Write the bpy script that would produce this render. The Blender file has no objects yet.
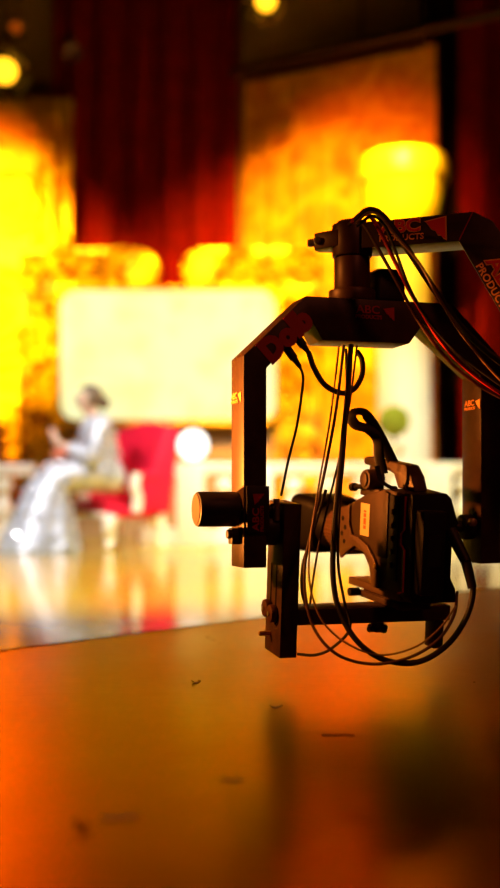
import bpy, bmesh, math, random
from mathutils import Vector, Matrix, Euler
R = math.radians
PI = math.pi
random.seed(7)
sc = bpy.context.scene
COL = sc.collection

# ------------------------------------------------------------------ view
CAM_H = 0.35          # lens height above the studio floor
HOR = 505.0           # image row of the horizon
FPX = 1100.0          # focal length in pixels of the 500 px wide frame

def P(px, py, d):
    """the place at depth d that the photograph shows at (px, py)"""
    return Vector(((px - 250.0) / FPX * d, d, CAM_H - (py - HOR) / FPX * d))

# ------------------------------------------------------------------ materials
def new_mat(name):
    m = bpy.data.materials.new(name); m.use_nodes = True
    nt = m.node_tree
    return m, nt, nt.nodes['Principled BSDF']

def mat(name, col, rough=0.5, metal=0.0, spec=0.5, noise=0.0, nscale=20.0, bump=0.0, bscale=60.0):
    m, nt, b = new_mat(name)
    b.inputs['Base Color'].default_value = (*col, 1)
    b.inputs['Roughness'].default_value = rough
    b.inputs['Metallic'].default_value = metal
    b.inputs['Specular IOR Level'].default_value = spec
    tc = nt.nodes.new('ShaderNodeTexCoord')
    if noise:
        n = nt.nodes.new('ShaderNodeTexNoise'); n.inputs['Scale'].default_value = nscale
        n.inputs['Detail'].default_value = 4
        r = nt.nodes.new('ShaderNodeValToRGB')
        r.color_ramp.elements[0].position = .3; r.color_ramp.elements[1].position = .7
        r.color_ramp.elements[0].color = (*[c * (1 - noise) for c in col], 1)
        r.color_ramp.elements[1].color = (*[min(1, c * (1 + noise)) for c in col], 1)
        nt.links.new(tc.outputs['Object'], n.inputs['Vector'])
        nt.links.new(n.outputs['Fac'], r.inputs['Fac'])
        nt.links.new(r.outputs['Color'], b.inputs['Base Color'])
    if bump:
        n2 = nt.nodes.new('ShaderNodeTexNoise'); n2.inputs['Scale'].default_value = bscale
        bp = nt.nodes.new('ShaderNodeBump'); bp.inputs['Strength'].default_value = bump
        bp.inputs['Distance'].default_value = .01
        nt.links.new(tc.outputs['Object'], n2.inputs['Vector'])
        nt.links.new(n2.outputs['Fac'], bp.inputs['Height'])
        nt.links.new(bp.outputs['Normal'], b.inputs['Normal'])
    return m

def emit(name, col, strength, pattern=0.0, pscale=3.0, col2=None):
    m, nt, b = new_mat(name)
    b.inputs['Base Color'].default_value = (0.02, 0.02, 0.02, 1)
    b.inputs['Emission Color'].default_value = (*col, 1)
    b.inputs['Emission Strength'].default_value = strength
    if pattern:
        tc = nt.nodes.new('ShaderNodeTexCoord')
        n = nt.nodes.new('ShaderNodeTexNoise'); n.inputs['Scale'].default_value = pscale
        n.inputs['Detail'].default_value = 2
        r = nt.nodes.new('ShaderNodeValToRGB')
        r.color_ramp.elements[0].position = .38; r.color_ramp.elements[1].position = .56
        r.color_ramp.elements[0].color = (*(col2 or [c * (1 - pattern) for c in col]), 1)
        r.color_ramp.elements[1].color = (*col, 1)
        nt.links.new(tc.outputs['Object'], n.inputs['Vector'])
        nt.links.new(n.outputs['Fac'], r.inputs['Fac'])
        nt.links.new(r.outputs['Color'], b.inputs['Emission Color'])
    return m

M = {}
M['jib'] = mat('black_anodised_metal', (.042, .020, .011), .45, 0, .25, .25, 40, .05, 300)
M['jib_dark'] = mat('black_plastic', (.012, .009, .009), .5, 0, .35)
M['jib_brown'] = mat('bronze_anodised_metal', (.060, .020, .010), .45, .1, .35, .15, 30)
M['steel'] = mat('brushed_steel', (.55, .45, .35), .3, .9)
M['brass'] = mat('brass', (.75, .42, .14), .35, .8)
M['rubber'] = mat('black_cable_rubber', (.010, .007, .006), .5, 0, .3)
M['rubber_brown'] = mat('worn_brown_cable_rubber', (.055, .020, .012), .5, 0, .3)
M['red_cable'] = mat('red_cable_rubber', (.40, .010, .010), .5, 0, .25)
M['tan_cable'] = mat('tan_cable_rubber', (.16, .085, .03), .5, 0, .3)
M['logo_red'] = mat('red_print', (.80, .035, .03), .5)
M['logo_deep'] = mat('deep_red_print', (.42, .012, .016), .5)
M['logo_orange'] = mat('orange_print', (1.0, .42, .10), .5)
M['cam_body'] = mat('camera_graphite', (.058, .031, .020), .5, .1, .3, .12, 60, .08, 400)
M['cam_cast'] = mat('camera_grey_casting', (.12, .066, .040), .45, .2, .35, .1, 60)
M['cam_black'] = mat('camera_black', (.009, .006, .006), .55, 0, .18)
M['sticker'] = mat('cream_sticker', (.85, .62, .30), .55)
M['sticker_red'] = mat('sticker_red_print', (.6, .12, .05), .55)
M['lens_ring'] = mat('lens_ribbed_rubber', (.16, .075, .045), .4, .1, .5)
M['glass'] = mat('lens_glass', (.01, .01, .015), .05, 0, .9)
M['velvet'] = mat('dark_red_velvet', (.20, .003, .003), .85, 0, .15, .2, 6)
M['black_drape'] = mat('black_drape', (.012, .004, .004), .9, 0, .1, .2, 6)
M['white_set'] = mat('cream_white_paint', (.90, .83, .66), .4, 0, .4, .04, 5)
M['chair_red'] = mat('crimson_velvet', (.72, .008, .04), .6, 0, .25, .12, 12, .1, 90)
M['chair_white'] = mat('ivory_lacquer', (.92, .84, .68), .3, 0, .5)
M['skin'] = mat('skin', (.80, .52, .36), .5, 0, .35)
M['hair'] = mat('greying_brown_hair', (.22, .16, .10), .5, 0, .3, .25, 40)
M['gown'] = mat('silver_white_fabric', (.74, .77, .88), .42, .25, .5, .18, 14, .5, 40)
M['gem'] = mat('sequin_mirror', (.92, .93, .98), .20, .75)
M['pink'] = mat('coral_pink_silk', (.85, .25, .18), .5)
M['topiary'] = mat('topiary_leaves', (.30, .34, .03), .7, 0, .2, .5, 25, .8, 30)
M['truss'] = mat('dark_truss_steel', (.035, .012, .008), .55, .2, .3)
M['lamp_black'] = mat('stage_lamp_housing', (.05, .03, .025), .5)
M['wall'] = mat('tan_studio_wall', (.40, .24, .12), .8, 0, .2, .12, 3)
M['wall_dark'] = mat('dark_studio_wall', (.020, .006, .005), .9, 0, .1, .2, 3)
M['ceiling'] = mat('black_ceiling', (.008, .004, .003), .95, 0, .05)
M['tape'] = mat('tan_gaffer_tape', (.42, .17, .025), .5, .3, .4, .15, 40)
M['tape_dark'] = mat('dark_tape', (.08, .025, .004), .5, .2, .3)
M['orange_board'] = mat('orange_painted_board', (.72, .24, .03), .6, 0, .3, .18, 4)
M['screen'] = emit('backlit_cream_screen', (1.0, .97, .50), 1.08, .12, 2.2, (1.0, .94, .36))
M['globe'] = emit('globe_lamp_glow', (1.0, .97, .86), 2.6)
M['lamp_lens'] = emit('stage_lamp_glow', (1.0, .40, .01), 4.0)
M['lamp_lens_faint'] = emit('stage_lamp_faint_glow', (1.0, .10, .01), .05)
M['lamp_lens_dim'] = emit('stage_lamp_dim_glow', (1.0, .12, .0), .28)

def gilded(name, hi, lo, nscale, rough=.38, metal=.35, p0=.38, p1=.6, bump=.5):
    m, nt, b = new_mat(name)
    tc = nt.nodes.new('ShaderNodeTexCoord')
    n = nt.nodes.new('ShaderNodeTexNoise'); n.inputs['Scale'].default_value = nscale
    n.inputs['Detail'].default_value = 6; n.inputs['Distortion'].default_value = 1.2
    r = nt.nodes.new('ShaderNodeValToRGB')
    r.color_ramp.elements[0].position = p0; r.color_ramp.elements[1].position = p1
    r.color_ramp.elements[0].color = (*lo, 1); r.color_ramp.elements[1].color = (*hi, 1)
    bp = nt.nodes.new('ShaderNodeBump'); bp.inputs['Strength'].default_value = bump
    bp.inputs['Distance'].default_value = .03
    nt.links.new(tc.outputs['Object'], n.inputs['Vector'])
    nt.links.new(n.outputs['Fac'], r.inputs['Fac'])
    nt.links.new(r.outputs['Color'], b.inputs['Base Color'])
    nt.links.new(n.outputs['Fac'], bp.inputs['Height'])
    nt.links.new(bp.outputs['Normal'], b.inputs['Normal'])
    b.inputs['Roughness'].default_value = rough; b.inputs['Metallic'].default_value = metal
    return m
M['gold'] = gilded('antique_gold_leaf', (.95, .60, .02), (.20, .06, .008), 5.0)
M['gold_bright'] = gilded('bright_gold_leaf', (1.0, .64, .02), (.80, .36, .015), 4.0)
M['brocade'] = gilded('gold_brocade', (.92, .44, .015), (.62, .17, .01), 3.0, .7, 0.0, .35, .65, .2)

# stage floor: polished gold and cream squares
def stage_mat():
    m, nt, b = new_mat('polished_stage_floor')
    tc = nt.nodes.new('ShaderNodeTexCoord')
    mp = nt.nodes.new('ShaderNodeMapping'); mp.inputs['Rotation'].default_value = (0, 0, R(28))
    ck = nt.nodes.new('ShaderNodeTexChecker'); ck.inputs['Scale'].default_value = .8
    ck.inputs['Color1'].default_value = (.86, .60, .02, 1); ck.inputs['Color2'].default_value = (.78, .42, .015, 1)
    n = nt.nodes.new('ShaderNodeTexNoise'); n.inputs['Scale'].default_value = 1.6
    mx = nt.nodes.new('ShaderNodeMix'); mx.data_type = 'RGBA'
    mx.inputs['B'].default_value = (.92, .72, .10, 1)
    nt.links.new(tc.outputs['Object'], mp.inputs['Vector'])
    nt.links.new(mp.outputs['Vector'], ck.inputs['Vector'])
    nt.links.new(tc.outputs['Object'], n.inputs['Vector'])
    nt.links.new(n.outputs['Fac'], mx.inputs['Factor'])
    nt.links.new(ck.outputs['Color'], mx.inputs['A'])
    nt.links.new(mx.outputs['Result'], b.inputs['Base Color'])
    b.inputs['Roughness'].default_value = .11
    b.inputs['Specular IOR Level'].default_value = .6; b.inputs['Metallic'].default_value = .15
    b.inputs['Specular Tint'].default_value = (1.0, .88, .45, 1)
    return m
M['stage'] = stage_mat()

# studio floor: worn brown vinyl with scuffs and a seam
def floor_mat():
    m, nt, b = new_mat('worn_brown_vinyl')
    tc = nt.nodes.new('ShaderNodeTexCoord')
    n = nt.nodes.new('ShaderNodeTexNoise'); n.inputs['Scale'].default_value = 3.0; n.inputs['Detail'].default_value = 6
    r = nt.nodes.new('ShaderNodeValToRGB')
    r.color_ramp.elements[0].position = .3; r.color_ramp.elements[1].position = .75
    r.color_ramp.elements[0].color = (.135, .070, .003, 1); r.color_ramp.elements[1].color = (.21, .112, .005, 1)
    # long thin scuffs
    mp = nt.nodes.new('ShaderNodeMapping'); mp.inputs['Scale'].default_value = (5, 22, 1); mp.inputs['Rotation'].default_value = (0, 0, R(-12))
    n2 = nt.nodes.new('ShaderNodeTexNoise'); n2.inputs['Scale'].default_value = 1.6; n2.inputs['Detail'].default_value = 3
    r2 = nt.nodes.new('ShaderNodeValToRGB')
    r2.color_ramp.elements[0].position = .69; r2.color_ramp.elements[1].position = .76
    mx = nt.nodes.new('ShaderNodeMix'); mx.data_type = 'RGBA'
    mx.inputs['B'].default_value = (.12, .03, .006, 1)
    rr = nt.nodes.new('ShaderNodeMapRange')
    rr.inputs['To Min'].default_value = .24; rr.inputs['To Max'].default_value = .36
    bp = nt.nodes.new('ShaderNodeBump'); bp.inputs['Strength'].default_value = .06; bp.inputs['Distance'].default_value = .01
    n3 = nt.nodes.new('ShaderNodeTexNoise'); n3.inputs['Scale'].default_value = 14; n3.inputs['Detail'].default_value = 3
    L = nt.links.new
    L(tc.outputs['Object'], n.inputs['Vector']); L(n.outputs['Fac'], r.inputs['Fac'])
    L(tc.outputs['Object'], mp.inputs['Vector']); L(mp.outputs['Vector'], n2.inputs['Vector'])
    L(n2.outputs['Fac'], r2.inputs['Fac']); L(r2.outputs['Color'], mx.inputs['Factor'])
    L(r.outputs['Color'], mx.inputs['A']); L(mx.outputs['Result'], b.inputs['Base Color'])
    L(n.outputs['Fac'], rr.inputs['Value']); L(rr.outputs['Result'], b.inputs['Roughness'])
    L(tc.outputs['Object'], n3.inputs['Vector']); L(n3.outputs['Fac'], bp.inputs['Height']); L(bp.outputs['Normal'], b.inputs['Normal'])
    b.inputs['Specular IOR Level'].default_value = .45
    b.inputs['Specular Tint'].default_value = (.86, .52, .03, 1); b.inputs['Metallic'].default_value = 1.0
    return m
M['floor'] = floor_mat()

# ------------------------------------------------------------------ mesh helpers
def obj(name, bm, material, parent=None, smooth=True, ang=35):
    me = bpy.data.meshes.new(name)
    bmesh.ops.recalc_face_normals(bm, faces=bm.faces)
    bm.to_mesh(me); bm.free()
    mats = material if isinstance(material, (list, tuple)) else [material]
    for m_ in mats: me.materials.append(m_)
    if smooth:
        me.polygons.foreach_set('use_smooth', [True] * len(me.polygons))
        me.set_sharp_from_angle(angle=R(ang))
    o = bpy.data.objects.new(name, me); COL.objects.link(o)
    if parent: o.parent = parent
    return o

def tag(o, label=None, cat=None, group=None, kind=None):
    if label: o['label'] = label
    if cat: o['category'] = cat
    if group: o['group'] = group
    if kind: o['kind'] = kind
    return o

def thing(name, label, cat, mtx=Matrix.Identity(4), group=None):
    o = bpy.data.objects.new(name, None); COL.objects.link(o)
    o.empty_display_size = .1
    o.matrix_world = mtx
    return tag(o, label, cat, group)

def dup(root, mtx, label=None):
    r = root.copy(); COL.objects.link(r); r.matrix_world = mtx
    if label: r['label'] = label
    for ch in list(root.children):
        c = ch.copy(); COL.objects.link(c); c.parent = r
        for g in list(ch.children):
            d = g.copy(); COL.objects.link(d); d.parent = c
    return r

def bm_():
    return bmesh.new()

def box(bm, lo, hi, bev=0.0, mtx=None, seg=2):
    lo = Vector(lo); hi = Vector(hi)
    c = (lo + hi) / 2; s = hi - lo
    m = Matrix.Translation(c) @ Matrix.Diagonal((*s, 1))
    g = bmesh.ops.create_cube(bm, size=1, matrix=m)
    vs = g['verts']
    if bev:
        es = {e for v in vs for e in v.link_edges}
        g2 = bmesh.ops.bevel(bm, geom=list(es), offset=bev, segments=seg, affect='EDGES', profile=.5)
        vs = list({v for f in g2['faces'] for v in f.verts} | {v for v in vs if v.is_valid})
    if mtx: bmesh.ops.transform(bm, matrix=mtx, verts=[v for v in vs if v.is_valid])
    return vs

def frame_for(d):
    d = d.normalized()
    a = Vector((0, 0, 1)) if abs(d.z) < .9 else Vector((1, 0, 0))
    s = d.cross(a).normalized(); t = s.cross(d).normalized()
    return s, t

def cyl(bm, a, b, r, r2=None, n=24, bev=0.0):
    """solid cylinder / cone from a to b, with optional rounded rims"""
    a = Vector(a); b = Vector(b); r2 = r if r2 is None else r2
    d = (b - a); L = d.length; dn = d.normalized()
    s, t = frame_for(d)
    prof = [(0, r), (L, r2)] if not bev else [(0, r - bev), (bev * .3, r - bev * .3), (bev, r), (L - bev, r2), (L - bev * .3, r2 - bev * .3), (L, r2 - bev)]
    rings = []
    for h, rr in prof:
        rings.append([bm.verts.new(a + dn * h + s * (rr * math.cos(2 * PI * k / n)) + t * (rr * math.sin(2 * PI * k / n))) for k in range(n)])
    for i in range(len(rings) - 1):
        for k in range(n):
            bm.faces.new((rings[i][k], rings[i][(k + 1) % n], rings[i + 1][(k + 1) % n], rings[i + 1][k]))
    bm.faces.new(list(reversed(rings[0]))); bm.faces.new(rings[-1])

def ringtube(bm, a, b, r_out, r_in, n=32):
    """hollow ring (open tube with wall)"""
    a = Vector(a); b = Vector(b); d = b - a; s, t = frame_for(d)
    def ring(c, r): return [bm.verts.new(c + s * (r * math.cos(2 * PI * k / n)) + t * (r * math.sin(2 * PI * k / n))) for k in range(n)]
    R4 = [ring(a, r_out), ring(b, r_out), ring(b, r_in), ring(a, r_in)]
    for i in range(4):
        A, B = R4[i], R4[(i + 1) % 4]
        for k in range(n):
            bm.faces.new((A[k], A[(k + 1) % n], B[(k + 1) % n], B[k]))

def prism(bm, pts, axis, lo, hi, bev=0.0):
    """polygon (list of 2D) extruded along axis 'x','y','z' between lo and hi"""
    def mk(p, h):
        return {'x': Vector((h, p[0], p[1])), 'y': Vector((p[0], h, p[1])), 'z': Vector((p[0], p[1], h))}[axis]
    A = [bm.verts.new(mk(p, lo)) for p in pts]; B = [bm.verts.new(mk(p, hi)) for p in pts]
    fs = [bm.faces.new(A), bm.faces.new(list(reversed(B)))]
    n = len(pts)
    for i in range(n):
        fs.append(bm.faces.new((A[i], B[i], B[(i + 1) % n], A[(i + 1) % n])))
    if bev:
        bmesh.ops.recalc_face_normals(bm, faces=fs)
        es = list({e for f in fs for e in f.edges})
        bmesh.ops.bevel(bm, geom=es, offset=bev, segments=2, affect='EDGES', profile=.5, clamp_overlap=True)

def lathe(bm, prof, n=32, c=(0, 0, 0)):
    """profile [(r, z)] about z; closed at both ends"""
    c = Vector(c); rings = []
    for r, z in prof:
        rings.append([bm.verts.new(c + Vector((r * math.cos(2 * PI * k / n), r * math.sin(2 * PI * k / n), z))) for k in range(n)])
    for i in range(len(rings) - 1):
        for k in range(n):
            bm.faces.new((rings[i][k], rings[i][(k + 1) % n], rings[i + 1][(k + 1) % n], rings[i + 1][k]))
    bm.faces.new(list(reversed(rings[0]))); bm.faces.new(rings[-1])

def ball(bm, c, r, sub=3, scale=(1, 1, 1)):
    bmesh.ops.create_icosphere(bm, subdivisions=sub, radius=r, matrix=Matrix.Translation(c) @ Matrix.Diagonal((*scale, 1)))

def spline(pts, per=8):
    pts = [Vector(p) for p in pts]
    if len(pts) < 3: return pts
    out = []
    P_ = [pts[0] * 2 - pts[1]] + pts + [pts[-1] * 2 - pts[-2]]
    for i in range(1, len(P_) - 2):
        p0, p1, p2, p3 = P_[i - 1], P_[i], P_[i + 1], P_[i + 2]
        for k in range(per):
            t = k / per
            out.append(.5 * ((2 * p1) + (p2 - p0) * t + (2 * p0 - 5 * p1 + 4 * p2 - p3) * t * t + (3 * p1 - p0 - 3 * p2 + p3) * t ** 3))
    out.append(pts[-1])
    return out

def tube(bm, pts, r, n=10, per=8, flat=1.0, up=None, radii=None, smooth_path=True):
    """tube through points; flat<1 squashes it to a ribbon"""
    path = spline(pts, per) if smooth_path else [Vector(p) for p in pts]
    N = len(path); rings = []
    prev = None
    for i, p in enumerate(path):
        d = (path[min(i + 1, N - 1)] - path[max(i - 1, 0)]).normalized()
        if up is not None:
            s = d.cross(Vector(up)); s = s.normalized() if s.length > 1e-4 else frame_for(d)[0]
        elif prev is None:
            s = frame_for(d)[0]
        else:
            s = (prev - d * prev.dot(d)).normalized()
        prev = s; t = d.cross(s).normalized()
        rr = r if radii is None else radii[0] + (radii[1] - radii[0]) * i / (N - 1)
        rings.append([bm.verts.new(p + s * (rr * math.cos(2 * PI * k / n)) + t * (rr * flat * math.sin(2 * PI * k / n))) for k in range(n)])
    for i in range(N - 1):
        for k in range(n):
            bm.faces.new((rings[i][k], rings[i][(k + 1) % n], rings[i + 1][(k + 1) % n], rings[i + 1][k]))
    bm.faces.new(list(reversed(rings[0]))); bm.faces.new(rings[-1])

def loft(bm, rings):
    """rings: lists of equal length of points; closes both ends"""
    V = [[bm.verts.new(p) for p in r] for r in rings]
    n = len(V[0])
    for i in range(len(V) - 1):
        for k in range(n):
            bm.faces.new((V[i][k], V[i][(k + 1) % n], V[i + 1][(k + 1) % n], V[i + 1][k]))
    bm.faces.new(list(reversed(V[0]))); bm.faces.new(V[-1])

def relief(bm, x0, x1, z0, z1, fn, t=.06, nx=60, nz=60, mask=None):
    """solid slab in the xz plane, face toward -y pushed out by fn(x, z)"""
    F = {}; B = {}
    def xz(i, k): return x0 + (x1 - x0) * i / nx, z0 + (z1 - z0) * k / nz
    for i in range(nx + 1):
        for k in range(nz + 1):
            x, z = xz(i, k)
            F[i, k] = bm.verts.new((x, -max(.004, fn(x, z)), z))
    for i in range(nx):
        for k in range(nz):
            bm.faces.new((F[i, k], F[i + 1, k], F[i + 1, k + 1], F[i, k + 1]))
    rim = [(i, 0) for i in range(nx)] + [(nx, k) for k in range(nz)] + [(i, nz) for i in range(nx, 0, -1)] + [(0, k) for k in range(nz, 0, -1)]
    back = [bm.verts.new((*[xz(i, k)[0]], t, xz(i, k)[1])) for i, k in rim]
    n = len(rim)
    for j in range(n):
        bm.faces.new((F[rim[j]], back[j], back[(j + 1) % n], F[rim[(j + 1) % n]]))
    bm.faces.new(back)

def text_bm(bm, body, size, mtx, extrude=.0005, offset=0.0, spacing=1.0, ax='CENTER'):
    cu = bpy.data.curves.new('lettering', 'FONT'); cu.body = body; cu.size = size
    cu.extrude = extrude; cu.offset = offset; cu.align_x = ax; cu.align_y = 'CENTER'
    cu.space_character = spacing; cu.resolution_u = 3
    fo = bpy.data.objects.new('lettering', cu); COL.objects.link(fo)
    bpy.context.view_layer.update()
    me = bpy.data.meshes.new_from_object(fo.evaluated_get(bpy.context.evaluated_depsgraph_get()))
    me.transform(mtx)
    bm.from_mesh(me)
    bpy.data.objects.remove(fo); bpy.data.curves.remove(cu); bpy.data.meshes.remove(me)

def plane_mtx(origin, right, up):
    """matrix taking text xy to the plane spanned by right/up at origin"""
    r = Vector(right).normalized(); u = Vector(up).normalized(); n = r.cross(u).normalized()
    m = Matrix((r, u, n)).transposed().to_4x4()
    m.translation = Vector(origin)
    return m

TRI = [(0, .5), (.02, -.5), (-.12, -.42), (-.2, -.3), (-.32, -.28), (-.42, -.1), (-.58, -.02), (-.78, .28), (-.86, .34)]
def company_logo(parent, origin, right, up, h, fill, edge=None, tri=True, squeeze=1.0):
    """ABC over PRODUCTS with the ragged triangle to its right; h = overall height"""
    m = plane_mtx(origin, right, up) @ Matrix.Diagonal((squeeze, 1, 1, 1))
    def letters(bm, grow, lift, small=True):
        text_bm(bm, 'ABC', h * .78, m @ Matrix.Translation((-h * .55, h * .20, lift)) @ Matrix.Diagonal((1.2, 1, 1, 1)), .0004, h * (.012 + grow), 1.0)
        if small:
            text_bm(bm, 'PRODUCTS', h * .37, m @ Matrix.Translation((-h * .50, -h * .30, lift)) @ Matrix.Diagonal((1.05, 1, 1, 1)), .0004, h * .010, 1.02)
        if tri:
            k = 1 + grow * 4
            pts = [((x + .43) * k - .43, (z - .1) * k + .1) for x, z in TRI]
            A = [bm.verts.new(m @ Vector((h * (1.45 + x), h * z * .95, lift + .0004))) for x, z in pts]
            B = [bm.verts.new(m @ Vector((h * (1.45 + x), h * z * .95, lift - .0004))) for x, z in pts]
            bm.faces.new(A); bm.faces.new(list(reversed(B)))
            for i in range(len(A)): bm.faces.new((A[i], B[i], B[(i + 1) % len(A)], A[(i + 1) % len(A)]))
    if edge:
        b = bm_(); letters(b, .040, .0006); e = obj('logo_outline', b, edge, parent, False)
        e['label'] = 'orange outline of the printed company lettering'
    b = bm_(); letters(b, 0.0, .0014, not edge); f = obj('logo_lettering', b, fill, parent, False)
    f['label'] = 'red printed company lettering and ragged triangle'
    return f

# ================================================================== SETTING
def struct(name, bm, m, smooth=True):
    return tag(obj(name, bm, m, None, smooth), kind='structure')

b = bm_(); box(b, (-7, -2.5, -.1), (6, 12.2, 0)); struct('floor', b, M['floor'], False)
# polished stage, laid flush on the studio floor, its front edge running back to the right
e0 = P(0, 651, CAM_H * FPX / (651 - HOR)); e1 = P(500, 587, CAM_H * FPX / (587 - HOR))
dirv = (e1 - e0).normalized()
L0 = e0 - dirv * 5.5; R0 = e1 + dirv * 3.0
L0.x = max(L0.x, -6.9)
b = bm_()
prism(b, [(L0.x, L0.y), (R0.x, R0.y), (5.9, 11.9), (-6.9, 11.9)], 'z', 0.0005, .0022)
struct('floor_stage', b, M['stage'], False)
b = bm_(); box(b, (-7, 11.9, 0), (6, 12.1, 6.2)); struct('wall_back', b, M['wall'], False)
b = bm_(); box(b, (-7.1, -2.5, 0), (-6.95, 12.1, 6.2)); struct('wall_left', b, M['wall_dark'], False)
b = bm_(); box(b, (5.95, -2.5, 0), (6.1, 12.1, 6.2)); struct('wall_right', b, M['wall_dark'], False)
b = bm_(); box(b, (-7.1, -2.5, 6.2), (6.1, 12.1, 6.3)); struct('ceiling', b, M['ceiling'], False)

# ================================================================== BACKDROP
def T(x, y, z, rz=0): return Matrix.Translation((x, y, z)) @ Matrix.Rotation(rz, 4, 'Z')

# curtains -----------------------------------------------------------
def curtain(name, label, x0, x1, z1, y, m, waves, amp=.06, rz=0, loc=None, z0=0.02):
    """pleated drape with its own thickness"""
    bm = bm_(); W = x1 - x0; nx = int(waves * 10)
    rows = [z0, z0 + (z1 - z0) * .33, z0 + (z1 - z0) * .66, z1 - .15, z1]
    front = []; back = []
    for i, z in enumerate(rows):
        k = [1.25, 1.1, 1.0, .8, .5][i]
        fr = []; bk = []
        for j in range(nx + 1):
            t = j / nx
            ph = 2 * PI * waves * t
            dy = amp * k * (math.sin(ph) + .35 * math.sin(2.3 * ph + 1.3))
            fr.append(bm.verts.new((x0 + W * t, dy - .008, z))); bk.append(bm.verts.new((x0 + W * t, dy + .008, z)))
        front.append(fr); back.append(bk)
    for i in range(len(rows) - 1):
        for j in range(nx):
            bm.faces.new((front[i][j], front[i][j + 1], front[i + 1][j + 1], front[i + 1][j]))
            bm.faces.new((back[i][j + 1], back[i][j], back[i + 1][j], back[i + 1][j + 1]))
        for j in (0, nx):
            bm.faces.new((front[i][j], front[i + 1][j], back[i + 1][j], back[i][j]))
    for i in (0, len(rows) - 1):
        for j in range(nx):
            bm.faces.new((front[i][j], back[i][j], back[i][j + 1], front[i][j + 1]))
    o = obj(name, bm, m, None, True, 60)
    o.matrix_world = T(*(loc or (0, y, 0)), rz)
    return tag(o, label, 'curtain', 'stage curtains')

curtain('curtain', 'dark red velvet curtain hanging behind the cream screen', -2.1, -.13, 5.8, 11.72, M['velvet'], 6, .05)
curtain('curtain', 'dark red velvet curtain at the edge of the stage beside the black drape', 2.08, 4.8, 5.8, 0, M['velvet'], 8, .05, 0, (0, 10.95, 0))
curtain('curtain', 'narrow black drape between the tall gold tapestry and a red curtain', 1.75, 2.30, 5.8, 0, M['black_drape'], 4, .04, 0, (0, 11.2, 0))

# gold relief pattern -------------------------------------------------
def swirl(x, z, cx, cz, r, turns=3, amp=.03):
    dx, dz = x - cx, z - cz
    d = math.hypot(dx, dz)
    if d > r: return 0
    a = math.atan2(dz, dx)
    return amp * (.5 + .5 * math.sin(2 * PI * turns * d / r - a)) * min(1, (r - d) / (.15 * r))

# tall gold arch panel at the far left
def arch_fn(x, z):
    v = .01 + swirl(x, z, -2.62, 2.25, .62, 4, .05)
    v += swirl(x, z, -2.05, 3.0, .26, 2, .04) + swirl(x, z, -2.05, 3.7, .24, 2, .035) + swirl(x, z, -2.05, 1.4, .22, 2, .04)
    v += swirl(x, z, -2.5, 3.45, .4, 3, .03) + swirl(x, z, -2.6, 1.1, .4, 3, .03)
    if -2.24 < x < -2.18 or x > -1.9: v += .035
    return v
g = thing('gold_panel', 'tall gilded relief panel with round swirl medallion at the side of the set', 'panel', T(0, 11.5, 0))
b = bm_(); relief(b, -3.5, -1.86, 0.01, 4.6, arch_fn, .08, 90, 150); obj('relief', b, M['gold_bright'], g, True, 50)
b = bm_(); cyl(b, (-2.06, -.05, .01), (-2.06, -.05, 4.45), .07); obj('pilaster', b, M['gold_bright'], g)

# gilded frame around the cream screen
def post_fn(c):
    def fn(x, z):
        v = .02
        for k in range(7):
            v += swirl(x, z, c + (.07 if k % 2 else -.06), .55 + k * .36, .22, 2, .06)
        if abs(x - c) > .19: v += .05
        return v
    return fn
def top_fn(x0, x1):
    def fn(x, z):
        v = .03; n = int((x1 - x0) / .3)
        for k in range(n + 1):
            v += swirl(x, z, x0 + .12 + k * .31, 2.72 + (.05 if k % 2 else -.03), .2, 2, .07)
        if z > 2.88 or z < 2.56: v += .05
        return v
    return fn
fr = thing('gilded_frame', 'ornate gilded frame with broken scroll top around the cream screen', 'frame', T(0, 11.12, 0))
b = bm_(); relief(b, -2.32, -1.86, .006, 2.5, post_fn(-2.09), .09, 36, 120); o = obj('post', b, M['gold'], fr, True, 50)
b = bm_(); relief(b, .23, .70, .006, 2.5, post_fn(.46), .09, 36, 120); obj('post', b, M['gold'], fr, True, 50)
b = bm_(); relief(b, -2.32, -1.10, 2.5, 2.93, top_fn(-2.32, -1.10), .09, 80, 36)
cyl(b, (-1.10, -.10, 2.72), (-1.10, .08, 2.72), .20, None, 28, .03); obj('scroll_top', b, M['gold'], fr, True, 50)
b = bm_(); relief(b, -.52, .70, 2.5, 2.93, top_fn(-.52, .70), .09, 80, 36)
cyl(b, (-.50, -.10, 2.72), (-.50, .08, 2.72), .20, None, 28, .03); obj('scroll_top', b, M['gold'], fr, True, 50)
b = bm_(); box(b, (-1.86, -.02, .006), (.23, .07, 1.14), .01)
for x in (-1.5, -.8, -.1): box(b, (x - .28, -.035, .25), (x + .28, -.02, .95), .006)
o = obj('dado', b, M['wall'], fr); o['label'] = 'plain tan panelled board below the screen'

# cream screen: rounded corners, slightly arched top
sx0, sx1, sz0, sz1 = -1.87, .25, 1.20, 2.44
def screen_outline(g=0.0):
    pts = []; r = .14
    for cx, cz, a0 in ((sx1 - r, sz0 + r, -90), (sx1 - r, sz1 - r, 0), (sx0 + r, sz1 - r, 90), (sx0 + r, sz0 + r, 180)):
        for k in range(7):
            a = R(a0 + 15 * k)
            pts.append([cx + (r + g) * math.cos(a), cz + (r + g) * math.sin(a)])
    for p in pts:
        t = (p[0] - (sx0 + sx1) / 2) / ((sx1 - sx0) / 2)
        p[1] += .10 * (1 - t * t) * (1 if p[1] > 1.8 else -.25)
    return pts
s = thing('backlit_screen', 'cream backlit screen with rounded corners behind the red armchair', 'screen', T(0, 10.88, 0))
b = bm_(); prism(b, screen_outline(), 'y', -.02, .0); obj('display_face', b, M['screen'], s, False)
b = bm_()
o1 = screen_outline(.035)
tube(b, [(p[0], -.01, p[1]) for p in o1] + [(o1[0][0], -.01, o1[0][1])], .025, 8, smooth_path=False)
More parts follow.
